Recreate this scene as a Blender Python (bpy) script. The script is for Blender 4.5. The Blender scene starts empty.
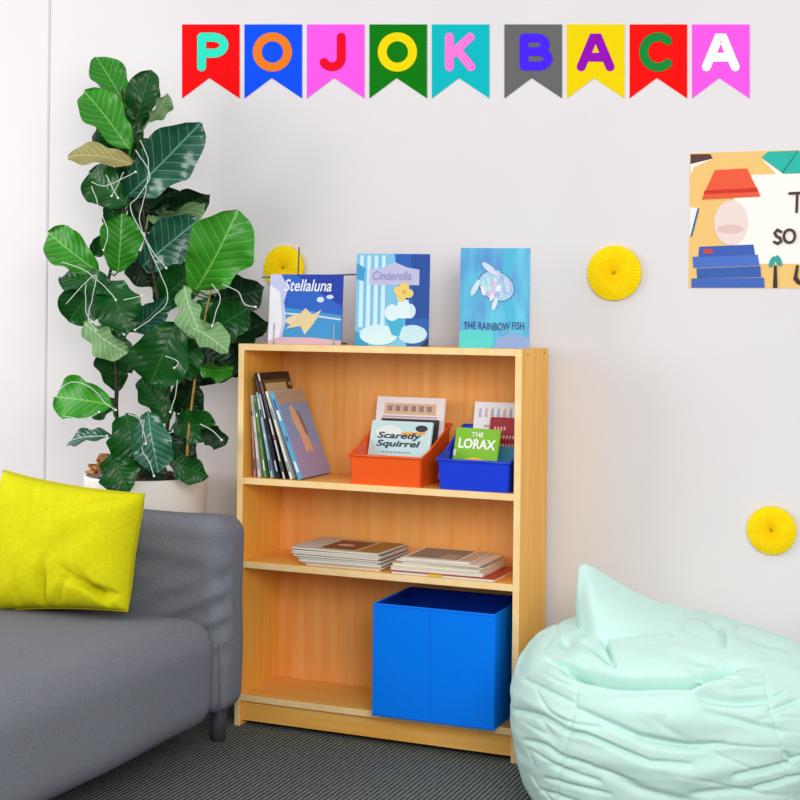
import bpy, bmesh, math, random
from mathutils import Vector, Matrix, noise
from mathutils.geometry import tessellate_polygon
random.seed(7)
C = bpy.context.scene.collection
PI = math.pi

# ---------------------------------------------------------------- camera
FPX, YAW, ROLL, CX, CY = 1431.2874, .3985, .0114, 400., 317.69
CAM = Vector((1.9558, -3.4912, 1.1371))
_R0 = Vector((math.cos(YAW), math.sin(YAW), 0)); FW = Vector((-math.sin(YAW), math.cos(YAW), 0)); _U0 = Vector((0, 0, 1))
RT = math.cos(ROLL)*_R0 + math.sin(ROLL)*_U0
UP = -math.sin(ROLL)*_R0 + math.cos(ROLL)*_U0
cd = bpy.data.cameras.new('camera'); cam = bpy.data.objects.new('camera', cd); C.objects.link(cam)
M = Matrix((RT, UP, -FW)).transposed().to_4x4(); M.translation = CAM
cam.matrix_world = M
cd.sensor_width = 36; cd.lens = FPX/800*36; cd.shift_x = 0; cd.shift_y = (CY-400)/800
cd.clip_start = .05
bpy.context.scene.camera = cam

def at(u, v, y):                       # where the sight line through a photo point meets the plane Y = y
    d = (u-CX)/FPX*RT - (v-CY)/FPX*UP + FW
    return CAM + d*((y-CAM.y)/d.y)
def px(p):
    d = Vector(p)-CAM; z = d.dot(FW)
    return CX+FPX*d.dot(RT)/z, CY-FPX*d.dot(UP)/z

# ---------------------------------------------------------------- materials
def lin(h):
    h = h.lstrip('#'); o = []
    for i in (0, 2, 4):
        c = int(h[i:i+2], 16)/255
        o.append(c/12.92 if c <= .04045 else ((c+.055)/1.055)**2.4)
    return (*o, 1)
MATS = {}
def mat(h, rough=.6, spec=.3, key=None):
    k = key or (h, rough, spec)
    if k in MATS: return MATS[k]
    m = bpy.data.materials.new('paint_'+h.lstrip('#')); m.use_nodes = True
    b = m.node_tree.nodes['Principled BSDF']
    b.inputs['Base Color'].default_value = lin(h); b.inputs['Roughness'].default_value = rough
    b.inputs['Specular IOR Level'].default_value = spec
    MATS[k] = m
    return m
def nodes(m):
    nt = m.node_tree
    return nt, nt.nodes['Principled BSDF'], (lambda t: nt.nodes.new(t)), nt.links.new
def noisy(name, c1, c2, scale, stretch=(1, 1, 1), rough=.6, spec=.3, bump=0, detail=4, coord='Object', bscale=None, lo=.35, hi=.65):
    m = bpy.data.materials.new(name); m.use_nodes = True
    nt, b, N, L = nodes(m)
    tc = N('ShaderNodeTexCoord'); mp = N('ShaderNodeMapping'); mp.inputs['Scale'].default_value = stretch
    nz = N('ShaderNodeTexNoise'); nz.inputs['Scale'].default_value = scale; nz.inputs['Detail'].default_value = detail
    cr = N('ShaderNodeValToRGB'); cr.color_ramp.elements[0].position = lo; cr.color_ramp.elements[1].position = hi
    cr.color_ramp.elements[0].color = lin(c1); cr.color_ramp.elements[1].color = lin(c2)
    L(tc.outputs[coord], mp.inputs[0]); L(mp.outputs[0], nz.inputs[0]); L(nz.outputs[0], cr.inputs[0]); L(cr.outputs[0], b.inputs['Base Color'])
    b.inputs['Roughness'].default_value = rough; b.inputs['Specular IOR Level'].default_value = spec
    if bump:
        n2 = N('ShaderNodeTexNoise'); n2.inputs['Scale'].default_value = bscale or scale; n2.inputs['Detail'].default_value = 3
        bp = N('ShaderNodeBump'); bp.inputs['Strength'].default_value = bump; bp.inputs['Distance'].default_value = .002
        L(mp.outputs[0], n2.inputs[0]); L(n2.outputs[0], bp.inputs['Height']); L(bp.outputs[0], b.inputs['Normal'])
    return m
wood_v = noisy('birch_upright', '#f4ad40', '#fbbe54', 9, (6, 6, .35), .42, .35)
wood_h = noisy('birch_shelf', '#f5b04c','#fcc266', 9, (.35, 6, 6), .42, .35)
wood_back = noisy('birch_back', '#efa24e','#f7b468', 7, (5, 5, .3), .5, .3)
edge_band = noisy('birch_edge', '#ffd490','#ffe0a8', 12, (2, 2, 2), .5, .3)
wall_m = noisy('white_wall', '#e5e0e1', '#e8e3e4', 3, rough=.85, spec=.15, bump=.05, bscale=60)
sofa_m = noisy('grey_cotton', '#75777f', '#80828a', 220, rough=.95, spec=.1, bump=.25, bscale=700, detail=2)
sofa_leg_m = mat('#4b4f55', .45)
lime_m = noisy('lime_cotton', '#d8d00c', '#deda14', 90, rough=.85, spec=.12, bump=.15, bscale=600)
mint_m = noisy('mint_canvas', '#c9ece2', '#ceeee6', 60, rough=.62, spec=.3, bump=.05, bscale=500)
mint_seam = mat('#9fe0d0', .8)
pot_m = noisy('cream_planter', '#f6eee8', '#f8f2ec', 20, rough=.5)
soil_m = noisy('dark_soil', '#2a1a12', '#5a3a24', 60, rough=.95, bump=.8, bscale=90)
bark_m = noisy('bark_chip', '#9a5f32', '#d2965c', 30, rough=.9)
stem_m = noisy('dark_stem', '#2f2a1e', '#4c4430', 60, rough=.8)
cane_m = noisy('bamboo_cane', '#a47d2c', '#c39c48', 40, rough=.6)
wire_m = mat('#cfd8cf', .35, .5)
metal_m = mat('#5c5a58', .3, .6)
page_m = noisy('page_edges', '#d9d2c4', '#f0eadd', 30, (.3, .3, 40), .9, .1)
yellow_paper = noisy('yellow_tissue', '#ffd806', '#ffe216', 40, rough=.9, spec=.1)

def carpet():
    m = bpy.data.materials.new('ribbed_carpet'); m.use_nodes = True
    nt, b, N, L = nodes(m)
    tc = N('ShaderNodeTexCoord'); sx = N('ShaderNodeSeparateXYZ'); L(tc.outputs['Object'], sx.inputs[0])
    nz = N('ShaderNodeTexNoise'); nz.inputs['Scale'].default_value = 9; L(tc.outputs['Object'], nz.inputs[0])
    mu = N('ShaderNodeMath'); mu.operation = 'MULTIPLY'; mu.inputs[1].default_value = 2*PI/.0125; L(sx.outputs[0], mu.inputs[0])
    ad = N('ShaderNodeMath'); ad.operation = 'MULTIPLY_ADD'; ad.inputs[1].default_value = 1.2; L(nz.outputs[0], ad.inputs[0]); L(mu.outputs[0], ad.inputs[2])
    sn = N('ShaderNodeMath'); sn.operation = 'SINE'; L(ad.outputs[0], sn.inputs[0])
    mp = N('ShaderNodeMapping'); mp.inputs['Scale'].default_value = (120, 25, 1); L(tc.outputs['Object'], mp.inputs[0])
    n2 = N('ShaderNodeTexNoise'); n2.inputs['Scale'].default_value = 1.6; n2.inputs['Detail'].default_value = 3; L(mp.outputs[0], n2.inputs[0])
    a2 = N('ShaderNodeMath'); a2.operation = 'MULTIPLY_ADD'; a2.inputs[1].default_value = 2.4; L(n2.outputs[0], a2.inputs[0]); L(sn.outputs[0], a2.inputs[2])
    mr = N('ShaderNodeMapRange'); mr.inputs[1].default_value = -.2; mr.inputs[2].default_value = 2.6; L(a2.outputs[0], mr.inputs[0])
    cr = N('ShaderNodeValToRGB'); L(mr.outputs[0], cr.inputs[0]); L(cr.outputs[0], b.inputs['Base Color'])
    cr.color_ramp.elements[0].color = lin('#2c302f'); cr.color_ramp.elements[1].color = lin('#8b918c')
    bp = N('ShaderNodeBump'); bp.inputs['Strength'].default_value = .6; bp.inputs['Distance'].default_value = .003
    L(a2.outputs[0], bp.inputs['Height']); L(bp.outputs[0], b.inputs['Normal'])
    b.inputs['Roughness'].default_value = .95; b.inputs['Specular IOR Level'].default_value = .1
    return m

def leaf_mat(name, c1, c2, vein, rough, spec=.5):
    """upper side of a fiddle-leaf: pale midrib and side veins drawn from the leaf's own UV"""
    m = bpy.data.materials.new(name); m.use_nodes = True
    nt, b, N, L = nodes(m)
    def mth(op, a, b_=None, c=None):
        n = N('ShaderNodeMath'); n.operation = op
        for i, q in enumerate((a, b_, c)):
            if q is None: continue
            if isinstance(q, (int, float)): n.inputs[i].default_value = q
            else: L(q, n.inputs[i])
        return n.outputs[0]
    uv = N('ShaderNodeUVMap'); uv.uv_map = 'leaf'; s = N('ShaderNodeSeparateXYZ'); L(uv.outputs[0], s.inputs[0])
    t = s.outputs[0]; a = mth('ABSOLUTE', mth('SUBTRACT', s.outputs[1], .5))
    mid = mth('LESS_THAN', a, .016)
    k = mth('MULTIPLY', mth('SUBTRACT', t, mth('MULTIPLY', a, .55)), 9.0)
    fr = mth('ABSOLUTE', mth('SUBTRACT', mth('FRACT', k), .5))
    side = mth('LESS_THAN', fr, .05)
    v = mth('MAXIMUM', mid, mth('MULTIPLY', side, .6))
    tc = N('ShaderNodeTexCoord'); nz = N('ShaderNodeTexNoise'); nz.inputs['Scale'].default_value = 14; L(tc.outputs['Object'], nz.inputs[0])
    oi = N('ShaderNodeObjectInfo'); fac = mth('ADD', mth('MULTIPLY', nz.outputs[0], .6), mth('MULTIPLY', oi.outputs['Random'], .5))
    mx = N('ShaderNodeMix'); mx.data_type = 'RGBA'; L(fac, mx.inputs[0]); mx.inputs[6].default_value = lin(c1); mx.inputs[7].default_value = lin(c2)
    m2 = N('ShaderNodeMix'); m2.data_type = 'RGBA'; L(v, m2.inputs[0]); L(mx.outputs[2], m2.inputs[6]); m2.inputs[7].default_value = lin(vein)
    L(m2.outputs[2], b.inputs['Base Color'])
    bh = mth('SUBTRACT', mth('MULTIPLY', mth('SUBTRACT', .5, fr), -1), mth('MULTIPLY', mid, .5))
    bp = N('ShaderNodeBump'); bp.inputs['Strength'].default_value = .55; bp.inputs['Distance'].default_value = .004
    L(bh, bp.inputs['Height']); L(bp.outputs[0], b.inputs['Normal'])
    b.inputs['Roughness'].default_value = rough; b.inputs['Specular IOR Level'].default_value = spec
    return m
LM = {'d': leaf_mat('leaf_mid', '#074210','#0e5a18', '#2c6a2c', .32, .35),  # leaf greens in mid, bright and dark tones, picked leaf by leaf
      'b': leaf_mat('leaf_bright', '#1f7a14', '#3c9b22', '#7abf50', .35, .35),
      'k': leaf_mat('leaf_dark', '#081f0e', '#0d3014', '#1d4a22', .4, .25),  # darkest green, mostly for the leaves filling in behind
      't': leaf_mat('leaf_glossy', '#10503a','#1f6a4e', '#6fa890', .25, .7),
      'p': leaf_mat('leaf_underside', '#6f9a62', '#86ad76', '#b9d2a4', .6, .3),
      'o': leaf_mat('leaf_ageing', '#7c7c34', '#a39a62', '#c7b98a', .55, .3)}

# ---------------------------------------------------------------- object helpers
def link(o, parent=None):
    C.objects.link(o)
    if parent is not None: o.parent = parent
    return o
def tag(o, label=None, cat=None, group=None, kind=None):
    if label: o['label'] = label
    if cat: o['category'] = cat
    if group: o['group'] = group
    if kind: o['kind'] = kind
    return o
def empty(name, label, cat, loc=(0, 0, 0), rot=(0, 0, 0), group=None):
    o = bpy.data.objects.new(name, None); o.location = loc; o.rotation_euler = rot; o.empty_display_size = .05
    link(o); return tag(o, label, cat, group)
def mesh(name, verts, faces, mats, parent=None, smooth=False, fmat=None, mtx=None):
    me = bpy.data.meshes.new(name)
    if mtx is not None: verts = [mtx @ Vector(v) for v in verts]
    me.from_pydata([tuple(v) for v in verts], [], faces)
    for m in (mats if isinstance(mats, (list, tuple)) else [mats]): me.materials.append(m)
    if fmat:
        for p, i in zip(me.polygons, fmat): p.material_index = i
    if smooth:
        for p in me.polygons: p.use_smooth = True
    me.update()
    return link(bpy.data.objects.new(name, me), parent)
def from_bm(name, bm, mats, parent=None, smooth=False):
    me = bpy.data.meshes.new(name); bm.to_mesh(me); bm.free()
    for m in (mats if isinstance(mats, (list, tuple)) else [mats]): me.materials.append(m)
    if smooth:
        for p in me.polygons: p.use_smooth = True
    return link(bpy.data.objects.new(name, me), parent)
def bx(bm, x0, x1, y0, y1, z0, z1, bev=0, seg=1, mi=0):
    n0 = len(bm.faces)
    r = bmesh.ops.create_cube(bm, size=1)
    for v in r['verts']:
        v.co = Vector((x0+(v.co.x+.5)*(x1-x0), y0+(v.co.y+.5)*(y1-y0), z0+(v.co.z+.5)*(z1-z0)))
    fs = set(f for v in r['verts'] for f in v.link_faces)
    for f in fs: f.material_index = mi
    if bev:
        es = list(set(e for v in r['verts'] for e in v.link_edges))
        bmesh.ops.bevel(bm, geom=es, offset=bev, segments=seg, affect='EDGES', profile=.5)
def box(name, x0, x1, y0, y1, z0, z1, m, parent=None, bev=.001, seg=1):
    bm = bmesh.new(); bx(bm, x0, x1, y0, y1, z0, z1, bev, seg)
    return from_bm(name, bm, m, parent)
def tube_geo(pts, rad, n=8, closed=False):
    pts = [Vector(p) for p in pts]; V = []; F = []
    rads = rad if isinstance(rad, (list, tuple)) else [rad]*len(pts)
    prev = None
    for i, p in enumerate(pts):
        a = pts[max(i-1, 0)]; b = pts[min(i+1, len(pts)-1)]
        d = (b-a).normalized()
        if prev is None:
            s = d.cross(Vector((0, 0, 1)));  s = s if s.length > .1 else d.cross(Vector((1, 0, 0)))
        else: s = prev - d*prev.dot(d)
        s.normalize(); prev = s; q = d.cross(s)
        for k in range(n):
            an = 2*PI*k/n; V.append(p + (s*math.cos(an)+q*math.sin(an))*rads[i])
    for i in range(len(pts)-1):
        for k in range(n):
            a = i*n+k; b = i*n+(k+1) % n
            F.append((a, b, b+n, a+n))
    F.append(tuple(range(n))[::-1]); F.append(tuple((len(pts)-1)*n+k for k in range(n)))
    return V, F
def smooth_path(pts, sub=5):
    pts = [Vector(p) for p in pts]; out = []
    for i in range(len(pts)-1):
        p0 = pts[max(i-1, 0)]; p1 = pts[i]; p2 = pts[i+1]; p3 = pts[min(i+2, len(pts)-1)]
        for k in range(sub):
            t = k/sub
            out.append(.5*((2*p1)+(p2-p0)*t+(2*p0-5*p1+4*p2-p3)*t*t+(3*p1-p0-3*p2+p3)*t**3))
    out.append(pts[-1]); return out
def tube(name, pts, rad, m, parent=None, n=8, curve=True):
    if curve: pts = smooth_path(pts)
    V, F = tube_geo(pts, rad, n)
    return mesh(name, V, F, m, parent, smooth=True)

def ribbon(pl, th):
    """one outline with round ends around a polyline (half width th), as quads plus caps; closed when ends meet"""
    P = [Vector((p[0], p[1])) for p in pl]; P = [P[0]]+[b for a, b in zip(P, P[1:]) if (a-b).length > 1e-5]; closed = (P[0]-P[-1]).length < 1e-6
    if closed: P = P[:-1]
    n = len(P); V = []; F = []
    for i in range(n):
        a = P[i-1] if (closed or i > 0) else None; b = P[(i+1) % n] if (closed or i < n-1) else None
        d1 = (P[i]-a).normalized() if a is not None else (b-P[i]).normalized()
        d2 = (b-P[i]).normalized() if b is not None else d1
        n1 = Vector((-d1.y, d1.x)); n2 = Vector((-d2.y, d2.x)); m = n1+n2
        m = m.normalized() if m.length > 1e-6 else n1
        k = th/max(.5, m.dot(n1)); V += [P[i]+m*k, P[i]-m*k]
    for i in range(n if closed else n-1):
        j = (i+1) % n; F.append((2*i, 2*j, 2*j+1, 2*i+1))
    if not closed:
        for e, o, i0 in ((0, 1, 0), (n-1, n-2, 2*(n-1))):
            d = (P[e]-P[o]).normalized(); a0 = math.atan2(d.y, d.x); b = len(V)
            V += [P[e]+th*Vector((math.cos(a0-PI/2+PI*q/12), math.sin(a0-PI/2+PI*q/12))) for q in range(1, 12)]
            idx = list(range(b, b+11))
            F.append(tuple(([i0, *idx[::-1], i0+1]) if e == n-1 else ([i0+1, *idx[::-1], i0])))
    return V, F
# flat print: polygons stacked in thin layers on a surface; local x right, z up, facing -Y
class Print:
    def __init__(s): s.V = []; s.F = []; s.m = []; s.idx = []; s.layer = 0
    def poly(s, pts, color, w=1, h=1, rough=.5):
        s.layer += 1
        m = mat(color, rough)
        if m not in s.m: s.m.append(m)
        mi = s.m.index(m); b = len(s.V); y = -.00012*s.layer
        v = [Vector((p[0]*w, y, p[1]*h)) for p in pts]; s.V += v
        for t in tessellate_polygon([[Vector((q.x, q.z, 0)) for q in v]]):
            a, b1, c = [v[i] for i in t]
            n = (b1-a).cross(c-a)
            t = t if n.y < 0 else t[::-1]
            s.F.append(tuple(b+i for i in t)); s.idx.append(mi)
    def ell(s, cx, cy, rx, ry, color, w=1, h=1, n=24, rot=0):
        c, q = math.cos(rot), math.sin(rot)
        s.poly([(cx+rx*math.cos(a)*c-ry*math.sin(a)*q, cy+rx*math.cos(a)*q+ry*math.sin(a)*c) for a in (2*PI*i/n for i in range(n))], color, w, h)
    def stroke(s, pts, th, color, w=1, h=1):
        s.layer += 1; m = mat(color, .5)
        if m not in s.m: s.m.append(m)
        V, F = ribbon([(p[0]*w, p[1]*h) for p in pts], th/2); b = len(s.V)
        s.V += [Vector((q.x, -.00012*s.layer, q.y)) for q in V]
        for f in F:
            a, c, e = [s.V[b+k] for k in f[:3]]
            if (c-a).cross(e-a).y > 0: f = f[::-1]
            s.F.append(tuple(b+k for k in f)); s.idx.append(s.m.index(m))
    def build(s, name, parent, loc=(0, 0, 0)):
        return mesh(name, [v+Vector(loc) for v in s.V], s.F, s.m, parent, fmat=s.idx)

def text(name, body, width, height, color, parent, loc, bold=.0, shear=0, align='CENTER', wave=0):
    """raised lettering (0.3 mm) scaled to width x height, lower left at loc, facing -Y"""
    cu = bpy.data.curves.new(name, 'FONT'); cu.body = body; cu.offset = bold; cu.shear = shear; cu.align_x = align; cu.resolution_u = 4
    cu.space_line = .95
    ob = bpy.data.objects.new(name, cu); C.objects.link(ob)
    dg = bpy.context.evaluated_depsgraph_get(); me = bpy.data.meshes.new_from_object(ob.evaluated_get(dg))
    bpy.data.objects.remove(ob)
    xs = [v.co.x for v in me.vertices]; ys = [v.co.y for v in me.vertices]
    x0, x1, y0, y1 = min(xs), max(xs), min(ys), max(ys)
    for v in me.vertices:
        X = (v.co.x-x0)/(x1-x0)*width; Z = (v.co.y-y0)/(y1-y0)*height
        if wave: Z += wave*math.sin(X/width*9)
        v.co = Vector((loc[0]+X, loc[1], loc[2]+Z))
    me.name = name; me.materials.clear(); me.materials.append(mat(color, .5))
    o = link(bpy.data.objects.new(name, me), parent)
    return o

# ---------------------------------------------------------------- the room
WY = .26
box('floor', -3.2, 4.2, -5.2, WY+.2, -.08, 0, carpet(), bev=0)['kind'] = 'structure'
w = box('wall_back', -3.2, 4.2, WY, WY+.12, 0, 2.9, wall_m, bev=0); w['kind'] = 'structure'
t = box('trim_1', -.846, -.838, WY-.0015, WY, 0, 2.9, mat('#cfcacd', .8), bev=0); t['kind'] = 'structure'

# ---------------------------------------------------------------- bookcase
W, D, H, T = .825, .2324, 1.06, .018
bc = empty('bookcase', 'open birch wood bookcase with two inner shelves against the white wall', 'bookcase')
def panel(name, x0, x1, y0, y1, z0, z1, m, band=True):
    bm = bmesh.new(); bx(bm, x0, x1, y0, y1, z0, z1, .0008)
    for f in bm.faces:
        if band and f.calc_center_median().y < y0+.0007: f.material_index = 1
    return from_bm(name, bm, [m, edge_band], bc)
left_side = panel('side_panel', 0, T, 0, D, 0, H, wood_v)
right_side = panel('side_panel', W-T, W, 0, D, 0, H, wood_v)
panel('top_panel', T, W-T, 0, D, H-T, H, wood_h)
panel('back_panel', T, W-T, D-.008, D-.001, .0, H-T, wood_back, False)
for z in (.689, .457, .088): panel('shelf', T, W-T, .001, D-.008, z-.018, z, wood_h)
panel('plinth', T, W-T, .012, .03, .014, .07, wood_h, False)
for y, z in ((.05, 1.045), (.195, 1.047)):
    bm = bmesh.new(); bmesh.ops.create_cone(bm, cap_ends=True, segments=12, radius1=.0035, radius2=.0035, depth=.001, matrix=Matrix.Translation((W+.0004, y, z)) @ Matrix.Rotation(PI/2, 4, 'Y'))
    s = from_bm('screw_cap', bm, mat('#a06a28', .5), right_side)

# ---------------------------------------------------------------- books
def book(name, label, cat, w, h, t, cover, group=None, pages=True, spine=None):
    """stands on its lower edge, cover facing -Y, spine at x=0; local box x 0..w, y 0..t, z 0..h"""
    r = empty(name, label, cat, group=group)
    cv = mat(cover, .38, .5) if isinstance(cover, str) else cover
    bm = bmesh.new(); c = min(.002, t*.2)
    bx(bm, 0, w, 0, c, 0, h, .0004); bx(bm, 0, w, t-c, t, 0, h, .0004); bx(bm, 0, c, c, t-c, 0, h, mi=1)
    from_bm('cover', bm, [cv, mat(spine, .4) if spine else cv], r)
    box('pages', c+.0004, w-.003, c+.0002, t-c-.0002, .003, h-.003, page_m, r, bev=0)
    return r
def art_on(r, pr): 
    return pr.build('cover_art', r)

# -- three books facing out on the top of the bookcase
def place_up(r, x, y, z, tilt, rz=0):
    r.location = (x, y, z); r.rotation_euler = (tilt, 0, rz)

# blue landscape book
w_, h_ = .206, .196
b = book('picture_book', 'wide blue picture book with a white left side, on a wire easel', 'book', w_, h_, .009, '#1f4fc0')
p = Print()
p.poly([(0, 0), (1, 0), (1, 1), (0, 1)], '#2a66cc', w_, h_)
p.poly([(0, 0), (1, 0), (1, .42), (.4, .5), (0, .55)], '#3f9ad8', w_, h_)
p.poly([(.35, 1), (1, 1), (1, .55), (.62, .78)], '#1c3fae', w_, h_)
p.poly([(0, 0), (.17, 0), (.24, .35), (.2, .6), (.25, .8), (.15, 1), (0, 1)], '#cdd0f2', w_, h_)
p.poly([(0, 0), (.13, 0), (.19, .3), (.14, .75), (0, .85)], '#f4f4fb', w_, h_)  # near-white patch down the left edge of the cover art
p.poly([(0, 0), (1, 0), (1, .06), (.6, .1), (.15, .1), (0, .05)], '#dfb8c4', w_, h_)
p.stroke([(.2, .44), (.55, .42), (.98, .36)], .005, '#d6e2f4', w_, h_)
p.ell(.45, .36, .22, .08, '#f2dcae', w_, h_, rot=.15)
p.poly([(.32, .3), (.5, .52), (.6, .42), (.72, .5), (.62, .3), (.5, .14), (.44, .26), (.24, .22)], '#efd6a2', w_, h_)
p.ell(.7, .64, .05, .04, '#dfe6f6', w_, h_); p.ell(.83, .68, .05, .03, '#dfe6f6', w_, h_)
p.build('cover_art', b)
text('title', 'Stellaluna', .135, .034, '#f2f4ff', b, (.04, -.0026, .148), bold=.015, shear=.25)
place_up(b, .078, .026, H, -.13, .26)
ST = b
# wire easel
ea = empty('book_easel', 'black wire easel holding the wide blue book on the bookcase top', 'book stand', (.078, .026, H), (0, 0, .26))
def ew(name, pts, r=.0022, m=metal_m): return tube(name, pts, r, m, ea, 8, False)
tl_ = math.tan(.13)
yb = lambda z: .0115+z*tl_+.0025
ew('upright', [(.075, yb(.004), .004), (.075, yb(.272), .272)])
ew('cross_rod', [(-.028, yb(.188), .186), (.246, yb(.188), .196)])
for x in (.018, .186):
    ew('prong', [(x, .075, .003), (x, -.006, .003), (x, -.0075, .008), (x, -.0075+.05*tl_, .058)], .0019, mat('#aeb2ba', .3, .8))
ew('base_rod', [(.0, .075, .003), (.21, .075, .003)])
ew('base_rod', [(.018, yb(.003)+.003, .003), (.186, yb(.003)+.003, .003)])

# princess book
w_, h_ = .200, .252
b = book('picture_book', 'tall blue book with a lavender title plate, middle of the bookcase top', 'book', w_, h_, .011, '#1f6fc4')
p = Print()
p.poly([(0, 0), (1, 0), (1, 1), (0, 1)], '#7cc6ea', w_, h_)
p.poly([(.52, 1), (1, 1), (1, 0), (.7, 0), (.66, .5), (.56, .7)], '#1a5fb8', w_, h_)
p.poly([(.74, 1), (1, 1), (1, .3), (.8, .3)], '#154a9e', w_, h_)
for x in (.04, .14, .24, .34): p.poly([(x, .2), (x+.06, .2), (x+.055, .98), (x+.005, .98)], '#d2eef8', w_, h_)
p.poly([(0, .72), (.1, .7), (.12, .84), (0, .9)], '#3d9fd2', w_, h_)
p.poly([(.18, .66), (.86, .66), (.86, .83), (.7, .85), (.52, .91), (.36, .85), (.18, .83)], '#c2c2e4', w_, h_)
p.poly([(0, 0), (.2, 0), (.12, .1), (0, .16)], '#2d9ac8', w_, h_)
p.ell(.32, .12, .26, .11, '#d4f0f6', w_, h_); p.ell(.78, .13, .2, .1, '#c6e8f6', w_, h_)
p.poly([(.42, .3), (.62, .42), (.66, .25), (.6, .1), (.5, .12)], '#3db4d8', w_, h_)
p.ell(.5, .36, .1, .09, '#dff4f8', w_, h_); p.ell(.74, .38, .08, .08, '#cdecf6', w_, h_)
p.poly([(.54, .3), (.76, .3), (.72, .5), (.58, .5)], '#dff4f8', w_, h_)
for fx, fy in ((.58, .6), (.66, .64), (.72, .57), (.62, .53)): p.ell(fx, fy, .065, .05, '#f0d272', w_, h_)
p.ell(.66, .585, .03, .022, '#e8b04a', w_, h_)
p.poly([(.9, 0), (1, 0), (1, .09)], '#142a4e', w_, h_)
p.build('cover_art', b)
text('title', 'Cinderella', .105, .024, '#8d92c4', b, (.045, -.0034, .180), shear=.15)
place_up(b, .337, .040, H, -.10, .30)

# fish book
w_, h_ = .184, .265
b = book('picture_book', 'tall turquoise book with pale pastel shapes, right end of the bookcase top', 'book', w_, h_, .013,
         noisy('watercolour_cover', '#3f8fd0', '#4fc4e0', 14, (1.5, 1, .5), .4, .4, detail=6), spine='#2b6fae')
p = Print()
p.poly([(.62, 1), (.8, 1), (.7, .6), (.82, .3), (.7, .2), (.6, .5)], '#49b9dc', w_, h_)
p.poly([(0, 0), (.45, 0), (.5, .12), (.2, .2), (0, .16)], '#56d2cf', w_, h_)
p.poly([(.5, 0), (1, 0), (1, .1), (.75, .15), (.55, .1)], '#8fa8dc', w_, h_)
pc = ['#e8eef8', '#c7d4ee', '#d8c4e4', '#b6e4ec', '#f0e4f4', '#a8c0e6']
p.ell(.52, .62, .27, .155, '#5b7fb4', w_, h_, rot=-.2); p.ell(.52, .62, .25, .142, '#a9d4ea', w_, h_, rot=-.2)
rr = random.Random(3)
for i in range(22):
    a = rr.uniform(0, 2*PI); q = math.sqrt(rr.random())
    p.ell(.5+.2*q*math.cos(a), .62+.11*q*math.sin(a), .05, .032, pc[i % 6], w_, h_, 10, rr.uniform(0, 3))
p.ell(.42, .79, .12, .035, '#d3ddf0', w_, h_, rot=-.5); p.ell(.22, .6, .1, .035, '#cfe2f2', w_, h_, rot=.9); p.ell(.5, .44, .07, .03, '#e2e6f6', w_, h_, rot=1.1)
p.build('cover_art', b)
text('title', 'THE RAINBOW FISH', .158, .02, '#2a4c8c', b, (.012, -.0046, .048), bold=.012, wave=.0015)
place_up(b, .640, .036, H, -.10, .30)

# -- leaning picture books on the upper shelf
Z1 = .689
lean = [  # right lower corner x, lean deg, height, thickness, cover, spine, front y, depth, label
 (.0425, 4.0, .230, .006, '#b7868c', '#c9a2a4', .03, .15, 'thin dusty pink book standing nearest the left side of the bookcase'),
 (.062, 6.5, .228, .008, '#ded8d2', '#e9e4de', .022, .155, 'white book leaning second from the left side of the bookcase'),
 (.084, 9.5, .225, .009, '#4f7d3c', '#6f9a58', .018, .16, 'leaning book with a green spine'),
 (.104, 12.0, .24, .009, '#7e9cb8', '#a9bccb', .02, .16, 'leaning book with a speckled blue-grey spine'),
 (.126, 15.0, .298, .008, '#1c1a1e', '#222026', .016, .165, 'tallest leaning book, black spine'),
 (.146, 16.5, .300, .008, '#27241f', '#d9d6d2', .012, .175, 'dark covered leaning book with an olive picture panel under its title strip'),
 (.167, 18.8, .252, .008, '#cfc9bd', '#f0eeea', .014, .17, 'leaning book with a plain white spine behind the pale blue one'),
 (.1965, 21.5, .250, .013, '#86a6d8', '#4fb3d8', .016, .18, 'pale blue book with a buff figure on its cover, front of the leaning row'),
]
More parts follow.
